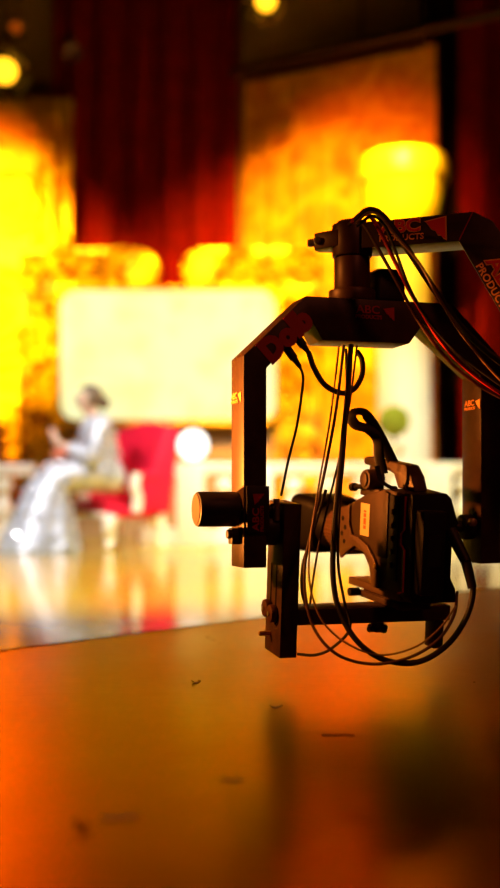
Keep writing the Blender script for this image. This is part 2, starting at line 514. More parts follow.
obj('bezel', b, M['gold_bright'], s)
b = bm_(); prism(b, screen_outline(.02), 'y', .001, .06); obj('back_box', b, M['wall_dark'], s)

# tall tapestry on the angled side panel
p0 = Vector((-.055, 11.75)); p1 = Vector((1.83, 10.76))
ta = math.atan2(p1.y - p0.y, p1.x - p0.x); tl = (p1 - p0).length
def tap_fn(x, z):
    v = .012 + .010 * math.sin(x * 22) + .006 * math.sin(x * 41 + 1)
    cx = tl * .5
    v += swirl(x, z, cx, 4.25, .36, 3, .03) + swirl(x, z, cx, 3.4, .3, 2, .02) + swirl(x, z, cx - .35, 3.8, .22, 2, .015) + swirl(x, z, cx + .35, 3.8, .22, 2, .015)
    v += swirl(x, z, cx, 2.5, .34, 3, .02) + swirl(x, z, cx, 1.5, .3, 2, .02)
    if x < .2 or x > tl - .2: v += .02
    return v
tp = thing('tapestry_panel', 'tall gold brocade panel on an angled flat behind the white column', 'panel', T(p0.x, p0.y, 0, ta))
b = bm_(); relief(b, 0, tl, .01, 4.85, tap_fn, .04, 110, 150); obj('brocade', b, M['brocade'], tp, True, 50)
for xx in (0.0, tl):
    b = bm_(); cyl(b, (xx, .0, .006), (xx, .0, 4.88), .03, None, 16); o = obj('edge_post', b, M['truss'], tp)
# overhead bar above the tapestry
q0 = P(236, 72, 11.55); q1 = P(505, 12, 10.1)
br = thing('lighting_bar', 'dark steel bar running over the top of the gold tapestry', 'bar')
b = bm_(); cyl(b, q0 - (q1 - q0) * .02, q1 + (q1 - q0) * .3, .045, None, 16); obj('pipe', b, M['truss'], br)
for t in (.02, .5, .98, 1.25):
    b = bm_(); q = q0 + (q1 - q0) * t
    cyl(b, q + Vector((0, 0, .03)), (q.x, q.y, 6.2), .012, None, 8); obj('hanger', b, M['truss'], br)

# orange boards low at the far left
b = bm_(); box(b, (-4.3, -.03, .006), (-2.38, .03, 1.15), .01)
for z in (.18, .42, .66, .90): box(b, (-4.28, -.045, z), (-2.40, -.03, z + .17), .006)
o = obj('orange_board', b, M['orange_board']); o.matrix_world = T(0, 10.7, 0)
tag(o, 'low orange boarded panel behind the short white balustrade', 'panel')

# white column with flared capital ------------------------------------
cx = (404 - 250) / FPX * 9.8
c = thing('column', 'white column with big flared capital in front of the gold tapestry', 'column', T(cx, 9.8, 0))
b = bm_(); box(b, (-.30, -.30, .004), (.30, .30, .16), .01); lathe(b, [(.28, .16), (.29, .2), (.27, .24), (.24, .27)], 32); obj('plinth', b, M['white_set'], c)
b = bm_(); n = 48
prof = [(.235, .27), (.245, .6), (.24, 1.6), (.225, 2.66)]
rings = []
for r, z in prof:
    rings.append([Vector(((r - .012 * (k % 2)) * math.cos(2 * PI * k / n), (r - .012 * (k % 2)) * math.sin(2 * PI * k / n), z)) for k in range(n)])
loft(b, rings); obj('shaft', b, M['white_set'], c)
b = bm_()
lathe(b, [(.25, 2.64), (.28, 2.68), (.26, 2.72), (.285, 2.78), (.32, 2.94), (.355, 3.14), (.37, 3.20), (.395, 3.23), (.40, 3.31), (.39, 3.38), (.37, 3.43)], 40)
obj('capital', b, M['gold_bright'], c)

# balustrades ---------------------------------------------------------
BAL = [(r, .16 + (z - .16) * .80) for r, z in [(.055, .16), (.06, .19), (.04, .22), (.075, .30), (.085, .36), (.06, .44), (.036, .49), (.06, .54), (.085, .60), (.075, .64), (.045, .67), (.06, .69), (.06, .715)]]
def balustrade(name, label, x0, x1, y, posts, spacing, skip=()):
    r_ = thing(name, label, 'balustrade', T(0, y, 0), 'white balustrades of the set')
    b = bm_(); box(b, (x0, -.10, .004), (x1, .10, .10), .012); box(b, (x0, -.075, .10), (x1, .075, .16), .008); obj('plinth', b, M['white_set'], r_)
    b = bm_(); box(b, (x0, -.09, .604), (x1, .09, .65), .01); box(b, (x0, -.11, .65), (x1, .11, .70), .015); obj('top_rail', b, M['white_set'], r_)
    for px in posts:
        b = bm_(); box(b, (px - .115, -.115, .004), (px + .115, .115, .701), .012)
        obj('post', b, M['white_set'], r_)
    k0 = bm_(); lathe(k0, BAL, 20)
    xs = []; x = x0 + spacing * .5
    while x < x1:
        if all(abs(x - q) > .2 for q in posts) and not any(a < x < b_ for a, b_ in skip): xs.append(x)
        x += spacing
    proto = obj('baluster', k0, M['white_set'], r_)
    proto.location = (xs[0], 0, 0)
    for x in xs[1:]:
        d = proto.copy(); COL.objects.link(d); d.parent = r_; d.location = (x, 0, 0)
    return r_
YB = 9.2
sxp = lambda px, d=YB: (px - 250) / FPX * d
balustrade('balustrade', 'long white balustrade running from the red armchair past the column', sxp(140), sxp(640), YB, [sxp(191), sxp(258), sxp(436), sxp(560)], .285)
balustrade('balustrade', 'short white balustrade with orange boards showing between its balusters', sxp(-130), sxp(28), YB + .3, [sxp(-40)], .30)

# globe lamp on the balustrade post
gl = thing('globe_lamp', 'glowing white globe lamp on a balustrade post beside the red armchair', 'lamp', T(sxp(193), YB, .702))
b = bm_(); lathe(b, [(.05, 0), (.05, .01), (.03, .02), (.028, .03)], 20); obj('base', b, M['brass'], gl)
b = bm_(); ball(b, (0, 0, .150), .128, 4); obj('globe', b, M['globe'], gl)

# topiary ball in a white pot on the rail
t = thing('topiary', 'round green topiary ball in a white pot standing on the balustrade', 'plant', T(sxp(394), YB, .702))
b = bm_(); lathe(b, [(.06, 0), (.065, .02), (.045, .03), (.075, .07), (.10, .13), (.11, .15), (.10, .16)], 24); obj('pot', b, M['white_set'], t)
b = bm_(); cyl(b, (0, 0, .15), (0, 0, .28), .015, None, 8); obj('stem', b, M['tape_dark'], t)
b = bm_(); ball(b, (0, 0, .35), .122, 5)
for v in b.verts:
    d = v.co - Vector((0, 0, .35)); v.co += d.normalized() * random.uniform(-.008, .012)
obj('foliage', b, M['topiary'], t)

# ================================================================== ARMCHAIR
YC = 8.66
ch_loc = Vector(((107 - 250) / FPX * YC, YC, .004))
ch = thing('armchair', 'red velvet armchair with ivory legs under the seated person', 'chair',
           Matrix.Translation(ch_loc) @ Matrix.Rotation(R(-138), 4, 'Z') @ Matrix.Scale(.94, 4))   # local +x is the way the chair faces
b = bm_(); box(b, (-.30, -.33, .26), (.22, .33, .36), .03); obj('seat_frame', b, M['chair_red'], ch)
b = bm_(); box(b, (-.28, -.28, .362), (.23, .28, .42), .03, None, 3); obj('seat_cushion', b, M['chair_red'], ch)
b = bm_()   # winged back, leaning, with crowned top
outline = []
for k in range(13):
    a = k / 12; yy = -.36 + .72 * a
    outline.append((yy, 1.02 + .06 * math.sin(PI * a) + (.02 if k in (0, 12) else 0)))
outline = [(-.30, .30)] + outline + [(.30, .30)]
prism(b, outline, 'x', -.40, -.27, .025)
for v in b.verts: v.co.x -= (v.co.z - .3) * .12
obj('backrest', b, M['chair_red'], ch, True, 50)
for s_ in (-1, 1):
    b = bm_(); prism(b, [(-.36, .30), (-.45, 1.0), (-.30, 1.0), (-.20, .70), (-.17, .62), (-.17, .30)], 'y', s_ * .32, s_ * .415, .02)
    obj('wing', b, M['chair_red'], ch)
    b = bm_(); cyl(b, (-.22, s_ * .385, .60), (-.04, s_ * .385, .60), .045, None, 18, .015); box(b, (-.22, s_ * .385 - .03, .30), (-.06, s_ * .385 + .03, .59), .02)
    arm = obj('armrest', b, M['chair_red'], ch)
    b = bm_(); tube(b, [(-.03, s_ * .385, .62), (-.005, s_ * .385, .52), (-.035, s_ * .385, .42), (-.02, s_ * .385, .31)], .042, 12); o = obj('arm_front', b, M['chair_white'], arm); o['label'] = 'ivory carved arm front'
    for fx in (.17, -.28):
        b = bm_(); q = 1 if fx > 0 else -1
        tube(b, [(fx, s_ * .31, .27), (fx + q * .035, s_ * .325, .19), (fx + q * .01, s_ * .31, .09), (fx + q * .04, s_ * .33, .022)], .035, 12, radii=(.062, .034))
        ball(b, (fx + q * .045, s_ * .332, .024), .024, 2); obj('leg', b, M['chair_white'], ch)
b = bm_(); box(b, (.221, -.30, .262), (.238, .30, .31), .01); o = obj('apron', b, M['chair_white'], ch)

# ================================================================== PERSON
def skin_mesh(name, verts, edges, radii, material, parent=None, sub=2, root=0):
    me = bpy.data.meshes.new(name); me.from_pydata(verts, edges, [])
    o = bpy.data.objects.new(name, me); COL.objects.link(o)
    sk = o.modifiers.new('s', 'SKIN'); sk.use_smooth_shade = True
    if not me.skin_vertices: me.attributes  # layer is made by the modifier below
    if len(me.skin_vertices) == 0:
        bpy.context.view_layer.objects.active = o
        bpy.ops.mesh.customdata_skin_add()
    lay = me.skin_vertices[0].data
    for i, r in enumerate(radii):
        lay[i].radius = r if isinstance(r, tuple) else (r, r)
        lay[i].use_root = (i == root)
    ss = o.modifiers.new('d', 'SUBSURF'); ss.levels = sub; ss.render_levels = sub
    bpy.context.view_layer.update()
    m2 = bpy.data.meshes.new_from_object(o.evaluated_get(bpy.context.evaluated_depsgraph_get()))
    bpy.data.objects.remove(o); bpy.data.meshes.remove(me)
    m2.name = name; m2.materials.clear(); m2.materials.append(material)
    m2.polygons.foreach_set('use_smooth', [True] * len(m2.polygons))
    o = bpy.data.objects.new(name, m2); COL.objects.link(o)
    if parent: o.parent = parent
    return o

V = []; E = []; RD = []
def jv(p, r, parent=None):
    V.append(Vector(p)); RD.append(r)
    if parent is not None: E.append((parent, len(V) - 1))
    return len(V) - 1
pel = jv((0, 0, .56), (.13, .11))
sp = jv((.0, 0, .70), (.105, .09), pel)
chs = jv((.035, 0, .86), (.125, .10), sp)
upc = jv((.055, 0, .96), (.10, .085), chs)
nk = jv((.085, 0, 1.035), .045, upc)
hd0 = jv((.115, 0, 1.09), (.062, .068), nk)
hd1 = jv((.125, 0, 1.155), (.075, .088), hd0)
hd2 = jv((.115, 0, 1.21), (.055, .065), hd1)
for s_ in (-1, 1):
    hp = jv((.06, s_ * .09, .55), .095, pel)
    kn = jv((.38, s_ * .10, .57), .062, hp)
    cf = jv((.40, s_ * .10, .40), .055, kn)
    an = jv((.41, s_ * .10, .11), .035, cf)
    jv((.56, s_ * .11, .05), .028, an)
    sh = jv((.05, s_ * .165, .955), .058, upc)
    el = jv((.12, s_ * .225, .71), .042, sh)
    wr = jv((.345, s_ * .055, .80), .028, el)
    pm = jv((.385, s_ * .026, .865), (.022, .026), wr)
    for q in range(4):   # fingers fold over the other hand
        fa = jv((.405 - q * .012, s_ * .012, .905 - q * .004), .010, pm)
        fb = jv((.40 - q * .014, -s_ * .012, .925 - q * .010), .009, fa)
    ta_ = jv((.37, s_ * .004, .90), .010, pm); jv((.368, -s_ * .010, .925), .009, ta_)
per = skin_mesh('person', V, E, RD, M['skin'])
# face: nose, brow, mouth, ears are pressed into the head part of the same mesh
bmp = bmesh.new(); bmp.from_mesh(per.data)
hc = Vector((.125, 0, 1.145))
for v in bmp.verts:
    d = v.co - hc
    if d.length < .13 and v.co.z > 1.06:
        if d.x > .04:
            v.co.x += .022 * math.exp(-((d.y / .014) ** 2 + ((d.z + .005) / .022) ** 2))          # nose
            v.co.x -= .010 * math.exp(-(((abs(d.y) - .03) / .014) ** 2 + ((d.z - .022) / .012) ** 2))  # eye sockets
            v.co.x += .007 * math.exp(-((d.y / .026) ** 2 + ((d.z + .042) / .010) ** 2))          # lips
            v.co.x += .010 * math.exp(-((d.y / .022) ** 2 + ((d.z + .072) / .016) ** 2))          # chin
        v.co.y += math.copysign(.012, d.y) * math.exp(-(((d.x + .005) / .014) ** 2 + ((d.z) / .024) ** 2)) * (abs(d.y) > .04)  # ears
bmp.to_mesh(per.data); bmp.free()
per_loc = Vector(((103 - 250) / FPX * 8.44, 8.44, .004))
per.matrix_world = Matrix.Translation(per_loc) @ Matrix.Rotation(R(-160), 4, 'Z')
tag(per, 'seated person in a long sparkling silver gown with hands clasped before the chest', 'person')
# eyes
for s_ in (-1, 1):
    b = bm_(); ball(b, (.125 + .072, s_ * .03, 1.166), .011, 2); obj('eye', b, M['cam_black'], per)
# hair with a low bun
b = bm_(); ball(b, (.098, 0, 1.175), .098, 4, (1, .92, .95))
for v in list(b.verts):
    if v.co.x > .135 and v.co.z < 1.225: v.co.x = .135 - (v.co.x - .135) * .2
    v.co += (v.co - Vector((.098, 0, 1.175))).normalized() * .003 * math.sin(v.co.y * 260 + v.co.z * 60)
ball(b, (.0, 0, 1.13), .052, 3, (1, 1.1, 1)); obj('hair', b, M['hair'], per, True, 60)
# gown
def ring(c, fx, up, hw, ht, n=40, ripple=0.0, nr=11):
    c = Vector(c); up = Vector(up).normalized(); out = []
    for k in range(n):
        a = 2 * PI * k / n; q = 1 + ripple * math.sin(nr * a)
        out.append(c + Vector((0, 1, 0)) * (hw * q * math.cos(a)) + up * (ht * q * math.sin(a)))
    return out
b = bm_()
loft(b, [ring((-.14, 0, .56), 0, (0, 0, 1), .12, .09), ring((-.10, 0, .57), 0, (0, 0, 1), .18, .13), ring((.08, 0, .58), 0, (0, 0, 1), .20, .135),
         ring((.26, 0, .575), 0, (.05, 0, 1), .225, .13, 40, .02), ring((.36, 0, .54), 0, (.5, 0, .87), .24, .145, 40, .03),
         ring((.405, 0, .45), 0, (.87, 0, .5), .25, .165, 40, .04), ring((.435, 0, .33), 0, (1, 0, .12), .28, .20, 40, .05),
         ring((.46, 0, .18), 0, (1, 0, .05), .33, .25, 40, .06), ring((.48, 0, .06), 0, (1, 0, 0), .38, .28, 40, .07), ring((.49, 0, .004), 0, (1, 0, 0), .40, .30, 40, .08)])
def hring(x, z, hx, hy, n=40): return [Vector((x + hx * math.sin(2 * PI * k / n), hy * math.cos(2 * PI * k / n), z)) for k in range(n)]
loft(b, [hring(-.03, .50, .12, .17), hring(-.015, .60, .13, .165), hring(.0, .70, .118, .145), hring(.02, .79, .128, .158), hring(.04, .88, .135, .178),
         hring(.05, .95, .118, .185), hring(.06, 1.0, .085, .13), hring(.07, 1.025, .055, .07)])
for s_ in (-1, 1):
    tube(b, [(.045, s_ * .14, .965), (.06, s_ * .19, .92), (.10, s_ * .225, .78), (.13, s_ * .228, .70), (.20, s_ * .17, .735), (.27, s_ * .115, .768)], .07, 16, radii=(.075, .052))
# sequins scattered over the cloth: part of the fabric, one mesh with it
surf = [f for f in b.faces if len(f.verts) == 4]
fab = len(b.faces)
cents = [(f.calc_center_median(), f.normal.copy()) for f in surf]
ar = [f.calc_area() for f in surf]
for i in range(1500):
    c_, n_ = random.choices(cents, ar)[0]
    tl_ = (n_ + Vector((random.gauss(0, .45), random.gauss(0, .45), random.gauss(0, .45)))).normalized()
    s1, s2 = frame_for(tl_)
    q = c_ + n_ * .006 + s1 * random.uniform(-.03, .03) + s2 * random.uniform(-.03, .03); q.z = max(q.z, .02)
    rr = random.uniform(.011, .017)
    vv = [b.verts.new(q + s1 * (rr * math.cos(PI * k / 3)) + s2 * (rr * math.sin(PI * k / 3))) for k in range(6)]
    b.faces.new(vv)
b.faces.ensure_lookup_table()
for i in range(fab, len(b.faces)): b.faces[i].material_index = 1
obj('gown', b, [M['gown'], M['gem']], per, True, 50)
b = bm_(); tube(b, [(.20, -.13, .735), (.27, -.06, .745), (.33, .04, .742), (.37, .15, .725)], .055, 14, flat=.4, up=(0, 0, 1)); o = obj('sash', b, M['pink'], per); o['label'] = 'coral pink silk folded on the lap'

# ================================================================== STAGE LAMPS
def stage_lamp(loc, aim, lens, label, k=1.0):
    loc = Vector(loc); d = (Vector(aim) - loc).normalized()
    root = thing('stage_lamp', label, 'lamp', Matrix.Translation(loc), 'stage lamps under the ceiling')
    s, t = frame_for(d)
    b = bm_(); cyl(b, d * -.16 * k, d * .14 * k, .085 * k, .115 * k, 24, .02 * k); ringtube(b, d * .13 * k, d * .20 * k, .125 * k, .112 * k); bod = obj('housing', b, M['lamp_black'], root)
    b = bm_(); cyl(b, d * .142 * k, d * .155 * k, .108 * k, None, 24); obj('lens', b, lens, root)
    b = bm_(); tube(b, [s * .15 * k, s * .155 * k + Vector((0, 0, .14 * k)), Vector((0, 0, .20 * k)), s * -.155 * k + Vector((0, 0, .14 * k)), s * -.15 * k], .014 * k, 8); obj('yoke', b, M['truss'], root)
    b = bm_(); cyl(b, (0, 0, .19 * k), (0, 0, 6.2 - loc.z), .013 * k, None, 8); obj('drop_pipe', b, M['truss'], root)
    for q in range(4):
        b = bm_(); a = q * PI / 2 + .6
        w = s * math.cos(a) + t * math.sin(a); w2 = d.cross(w)
        A = [d * .205 * k + w * .128 * k + w2 * .10 * k, d * .205 * k + w * .128 * k - w2 * .10 * k, d * .30 * k + w * .20 * k - w2 * .12 * k, d * .30 * k + w * .20 * k + w2 * .12 * k]
        vs = [b.verts.new(p) for p in A] + [b.verts.new(p + w * .004) for p in A]
        b.faces.new(vs[:4]); b.faces.new(list(reversed(vs[4:])))
        for i in range(4): b.faces.new((vs[i], vs[4 + i], vs[4 + (i + 1) % 4], vs[(i + 1) % 4]))
        obj('barn_door', b, M['lamp_black'], root)
    return root
stage_lamp(P(4, 66, 9.2), (-1.0, 5.0, 1.0), M['lamp_lens'], 'bright amber stage lamp above the tall gilded panel', .95)
stage_lamp(P(267, -2, 9.6), (-.4, 4, 1.0), M['lamp_lens'], 'amber stage lamp over the stage near the steel bar', .8)
stage_lamp(P(16, 24, 9.8), (-1.2, 5.5, .8), M['lamp_lens_dim'], 'small dim red stage lamp higher above the bright amber one', .5)
stage_lamp(P(70, 44, 10.2), (-.5, 7.5, 0), M['lamp_lens_faint'], 'barely lit red stage lamp in front of the dark red curtain', .45)

# ================================================================== REMOTE HEAD
TH = R(18)
OX = Vector((.252, 2.2, CAM_H))
YM = Matrix.Translation(OX) @ Matrix.Rotation(TH, 4, 'Z')
hd = thing('remote_head', 'black U-shaped remote camera head with red company lettering, hung from crane arm', 'camera head', YM)
D = .039
prof = [(-.2905, -.119), (-.2905, .282), (-.1645, .4017), (.150, .404), (.2606, .300), (.2606, -.119),
        (.2146, -.119), (.2146, .262), (.0867, .362), (.0547, .320), (-.1295, .318), (-.1522, .355), (-.2444, .26), (-.2444, -.119)]
b = bm_(); prism(b, prof, 'y', -D, D, .0018); yoke = obj('yoke', b, M['jib'], hd, True, 25)
# lettering on the yoke
company_logo(yoke, (-.020, -D, .376), (1, 0, 0), (0, 0, 1), .028, M['logo_deep'], None)
b = bm_(); dg = Vector((.126, 0, .1197)).normalized()
dn = Vector((-dg.z, 0, dg.x))
text_bm(b, 'Dolb', .060, plane_mtx(Vector((-.205, -D - .0008, .323)), dg, dn) @ Matrix.Diagonal((.95, 1, 1, 1)), .0006, .0046, 1.04)
o = obj('script_lettering', b, M['logo_deep'], yoke, False); o['label'] = 'rounded dark red lettering on the slanted corner'
company_logo(yoke, (.2146, -.006, .205), (0, -1, 0), (0, 0, 1), .0215, M['logo_orange'], None, True)
company_logo(yoke, (-.2905, .004, .205), (0, -1, 0), (0, 0, 1), .0215, M['logo_orange'], None, True)
# label plate on the left post
b = bm_(); box(b, (-.286, -D - .007, -.052), (-.241, -D - .0005, .036), .001); pl = obj('label_plate', b, M['jib_dark'], hd)
company_logo(pl, (-.2635, -D - .0072, -.014), (0, 0, 1), (-1, 0, 0), .024, M['logo_deep'], None)
# tilt motor
b = bm_(); cyl(b, (-.372, 0, -.008), (-.2915, 0, -.008), .0335, None, 40, .004); mo = obj('tilt_motor', b, M['jib_dark'], hd)
b = bm_(); cyl(b, (-.3735, 0, -.008), (-.3718, 0, -.008), .029, None, 40); o = obj('end_cap', b, M['jib_brown'], mo); o['label'] = 'bronze end cap'
b = bm_(); box(b, (-.308, -.022, -.075), (-.2915, .004, -.044), .002); obj('motor_clamp', b, M['jib_dark'], hd)
b = bm_(); cyl(b, (-.318, -.02, -.055), (-.308, -.02, -.055), .009, None, 14, .002); obj('clamp_knob', b, M['jib_dark'], hd)
# tilt bearing between post and cradle
b = bm_(); cyl(b, (-.244, 0, -.045), (-.2125, 0, -.045), .033, None, 32, .003); obj('tilt_bearing', b, M['jib_dark'], hd)
b = bm_(); cyl(b, (-.244, -.028, -.008), (-.222, -.028, -.008), .0075, None, 14, .002); cyl(b, (-.233, -.028, -.008), (-.226, -.028, -.008), .011, None, 14, .002); obj('lock_knob', b, M['jib_dark'], hd)
b = bm_(); cyl(b, (-.2215, -.03, -.030), (-.2215, -.03, .012), .0065, None, 12); obj('bolt', b, M['steel'], hd)
# bearing on the inside of the far post
b = bm_(); cyl(b, (.2145, 0, -.045), (.190, 0, -.045), .026, None, 28, .003); cyl(b, (.190, 0, -.045), (.176, 0, -.045), .010, None, 16, .002); bearing = obj('end_bearing', b, M['jib_dark'], hd)
b = bm_(); cyl(b, (.196, -.03, -.035), (.196, -.045, -.035), .008, None, 14, .002); obj('lock_knob', b, M['steel'], hd)
# cradle (tilted with the camera)
piv = Vector((0, 0, -.04)); TILT = R(5.5)
TM = Matrix.Translation(piv) @ Matrix.Rotation(TILT, 4, 'X') @ Matrix.Translation(-piv)
def tilted(bm): bmesh.ops.transform(bm, matrix=TM, verts=bm.verts)
b = bm_(); box(b, (-.212, -.045, -.292), (-.177, .045, .006), .0015); tilted(b); brk = obj('cradle_bracket', b, M['jib'], hd)
b = bm_()
for y in (-.014, .016): box(b, (-.2135, y - .0018, -.232), (-.2118, y + .0018, -.115))
tilted(b); o = obj('slot', b, M['cam_black'], brk); o['label'] = 'pair of narrow adjustment slots'
for y, z in ((.018, -.205), (-.014, -.210)):
    b = bm_(); cyl(b, (-.226, y, z), (-.2125, y, z), .0175, None, 28, .003); tilted(b); kn_ = obj('clamp_knob', b, M['jib_brown'], hd)
    b = bm_(); cyl(b, (-.2285, y, z), (-.2262, y, z), .0045, None, 12); tilted(b); obj('screw_head', b, M['steel'], kn_)
b = bm_(); cyl(b, (-.236, .012, -.254), (-.2125, .012, -.254), .0048, None, 12, .001); tilted(b); o = obj('stop_pin', b, M['brass'], hd)
b = bm_(); cyl(b, (-.1765, -.02, -.256), (-.170, -.02, -.256), .0045, None, 12); tilted(b); obj('stop_pin', b, M['jib_dark'], hd)
b = bm_(); box(b, (-.1765, -.032, -.232), (.158, .032, -.201), .0015); tilted(b); bar = obj('cradle_bar', b, M['jib'], hd)
b = bm_(); box(b, (.124, -.030, -.290), (.146, .010, -.2325), .0015); tilted(b); obj('bar_foot', b, M['jib_dark'], hd)
b = bm_(); cyl(b, (.012, 0, -.246), (.012, 0, -.2325), .013, None, 20, .002)
for k in range(4):
    a = k * PI / 2 + .3
    cyl(b, (.012, 0, -.250), (.012 + .024 * math.cos(a), .024 * math.sin(a), -.250), .0065, None, 10, .002)
cyl(b, (.012, 0, -.257), (.012, 0, -.243), .011, None, 16, .002)
tilted(b); obj('mounting_knob', b, M['jib_dark'], hd)
# pan axis on top of the yoke
AX = YM.inverted() @ P(352, 400, 2.2); AX.z = 0
ax, ay = AX.x, AX.y
b = bm_(); cyl(b, (ax, ay, .4045), (ax, ay, .428), .047, None, 36, .003); obj('pan_flange', b, M['jib_brown'], hd)
b = bm_(); cyl(b, (ax, ay, .428), (ax, ay, .493), .036, None, 36, .002); obj('pan_column', b, M['jib_brown'], hd)
b = bm_(); box(b, (ax + .043, ay - .025, .4045), (ax + .108, ay + .045, .474), .010, None, 3); obj('pan_motor', b, M['jib_dark'], hd)
# connectors on the underside of the slanted corner
YI = YM.inverted()
for pa, pb in (((284.5, 345), (300, 367)), ((295, 335), (309, 353))):
    A = YI @ P(*pa, 2.125); B_ = YI @ P(*pb, 2.125); w = B_ - A
    b = bm_(); cyl(b, A + w * .12, A + w * .62, .0085, .0085, 14, .001); cyl(b, A + w * .62, B_, .0065, .0040, 12); obj('connector', b, M['jib_dark'], hd)

# ================================================================== CRANE
AXW = YM @ Vector((ax, ay, 0)); T2 = R(-18)
CM = Matrix.Translation((AXW.x, AXW.y, CAM_H)) @ Matrix.Rotation(T2, 4, 'Z')
cr = thing('camera_crane', 'black camera crane arm with large red and orange lettering above the remote head', 'camera crane', CM)
b = bm_(); cyl(b, (0, 0, .4935), (0, 0, .560), .040, None, 40, .004); cyl(b, (0, 0, .560), (0, 0, .566), .030, None, 32, .002); hub = obj('pan_hub', b, M['jib_brown'], cr)
b = bm_(); prism(b, [(-.075, .008), (-.02, .036), (-.02, -.036), (-.075, -.014)], 'z', .512, .546, .003); obj('clamp_lug', b, M['jib_brown'], cr)
b = bm_(); cyl(b, (-.066, -.028, .529), (-.066, .022, .529), .0075, None, 14, .002); cyl(b, (-.09, -.004, .529), (-.07, -.004, .529), .008, None, 14, .002); obj('clamp_bolt', b, M['steel'], cr)
b = bm_(); prism(b, [(.028, .503), (.2167, .503), (.450, .083), (.455, .075), (.56, .075), (.56, .09), (.280, .536), (.2436, .557), (.028, .553)], 'y', -.04, .04, .0018); arm = obj('drop_arm', b, M['jib'], cr, True, 25)
b = bm_(); q = Vector((.2302, -.0405, .53))
box(b, (-.001, -.0006, -.029), (.001, .0004, .029)); bmesh.ops.transform(b, matrix=Matrix.Translation((.2302, -.0402, .530)) @ Matrix.Rotation(R(26.5), 4, 'Y'), verts=b.verts)
o = obj('weld_seam', b, M['logo_deep'], arm)
company_logo(arm, (.128, -.04, .530), (1, 0, -.004), (0, 0, 1), .043, M['logo_red'], M['logo_orange'])
dd = Vector((.483, 0, -.875)); du = Vector((.875, 0, .483))
company_logo(arm, Vector((.254, -.04, .452)) + dd * .075 + du * .017, dd, du, .052, M['logo_red'], M['logo_orange'])
# boom, column and dolly stand out of frame to the right
b = bm_(); box(b, (.46, -.045, -.03), (2.75, .045, .0745), .004); box(b, (2.75, -.04, -.02), (3.5, .04, .06), .004); obj('boom', b, M['jib'], cr)
b = bm_(); cyl(b, (2.3, 0, -.21), (2.3, 0, -.031), .055, None, 28, .003); box(b, (2.22, -.08, -.10), (2.38, .08, -.0305), .004); obj('column', b, M['jib'], cr)
b = bm_(); box(b, (2.0, -.30, -.28), (2.6, .30, -.21), .006); obj('dolly', b, M['jib_dark'], cr)
for x in (2.06, 2.54):
    for y in (-.26, .26):
        b = bm_(); cyl(b, (x, y - .02, -.299), (x, y + .02, -.299), .05, None, 24, .006); obj('wheel', b, M['rubber'], cr)
b = bm_(); cyl(b, (3.30, -.14, .02), (3.30, .14, .02), .10, None, 32, .008); obj('counterweight', b, M['jib_dark'], cr)

# ================================================================== VIDEO CAMERA
VM = YM @ TM @ Matrix.Translation((.052, 0, -.2005)) @ Matrix.Rotation(R(4), 4, 'Z')
vc = thing('video_camera', 'broadcast video camera on the cradle with cream sticker on its side', 'video camera', VM)
b = bm_(); box(b, (-.036, -.075, .0005), (.036, .10, .014), .002); box(b, (-.030, -.06, .014), (.030, .085, .020)); obj('mounting_plate', b, M['cam_body'], vc)
b = bm_(); box(b, (-.042, -.085, .020), (.042, .135, .036), .003); o = obj('wedge_plate', b, M['cam_cast'], vc); o['label'] = 'grey quick release wedge plate'
b = bm_(); cyl(b, (-.060, .095, .010), (-.036, .095, .010), .009, None, 16, .002); obj('lock_knob', b, M['cam_black'], vc)
body = [(-.10, .036), (-.10, .232), (-.03, .236), (.06, .216), (.135, .188), (.158, .178), (.160, .090), (.135, .082), (.105, .096), (.06, .100), (.03, .085), (.010, .055), (.0, .036)]
b = bm_(); prism(b, body, 'x', -.050, .044, .003); bd = obj('body', b, M['cam_body'], vc, True, 25)
# arched front casting on the visible side
b = bm_(); cast = [(.162, .176), (.162, .088), (.145, .074), (.118, .092), (.085, .108), (.045, .100), (.018, .076), (.004, .036), (-.022, .036), (-.022, .066), (-.004, .090), (.030, .116), (.070, .128), (.100, .130), (.112, .150), (.112, .192)]
prism(b, cast, 'x', -.057, -.0505, .0016); cs = obj('front_casting', b, M['cam_cast'], vc, True, 25); cs['label'] = 'pale grey arched casting'
b = bm_()
for y, z in ((.140, .160), (.128, .142), (.142, .128), (.130, .112)): cyl(b, (-.0578, y, z), (-.0569, y, z), .0050, None, 12)
obj('screw_hole', b, M['cam_black'], cs)
b = bm_(); cyl(b, (-.0595, -.010, .080), (-.057, -.010, .080), .006, None, 14, .001); obj('screw_head', b, M['brass'], cs)
# side panel, sticker, dark control strip
b = bm_(); prism(b, [(.108, .190), (.106, .156), (.096, .134), (.068, .132), (.030, .121), (-.0, .100), (-.046, .100), (-.046, .228), (-.03, .232), (.06, .212)], 'x', -.0545, -.0505, .0012); sp_ = obj('side_panel', b, M['cam_body'], vc, True, 25)
b = bm_(); box(b, (-.0555, .026, .134), (-.0547, .064, .200)); st = obj('sticker', b, M['sticker'], sp_, False); st['label'] = 'cream sticker with red mark'
b = bm_()
for z0_, z1_ in ((.148, .155), (.157, .170), (.172, .180), (.182, .186)): box(b, (-.0559, .040, z0_), (-.0555, .050, z1_))
obj('sticker_print', b, M['sticker_red'], st, False)
b = bm_(); box(b, (-.0535, -.086, .060), (-.0505, -.050, .226), .001); ctl = obj('control_strip', b, M['cam_black'], vc)
for k in range(5):
    b = bm_(); cyl(b, (-.0575, -.068, .090 + k * .026), (-.0536, -.068, .090 + k * .026), .0055, None, 12, .001); obj('button', b, M['cam_body'] if k % 2 else M['cam_black'], ctl)
b = bm_(); tube(b, [(-.0535, -.112, .228), (-.0535, -.112, .165), (-.0535, -.102, .155), (-.0535, -.102, .135), (-.0535, -.116, .125), (-.0535, -.116, .045), (-.0535, -.098, .040)], .0022, 8, smooth_path=False)
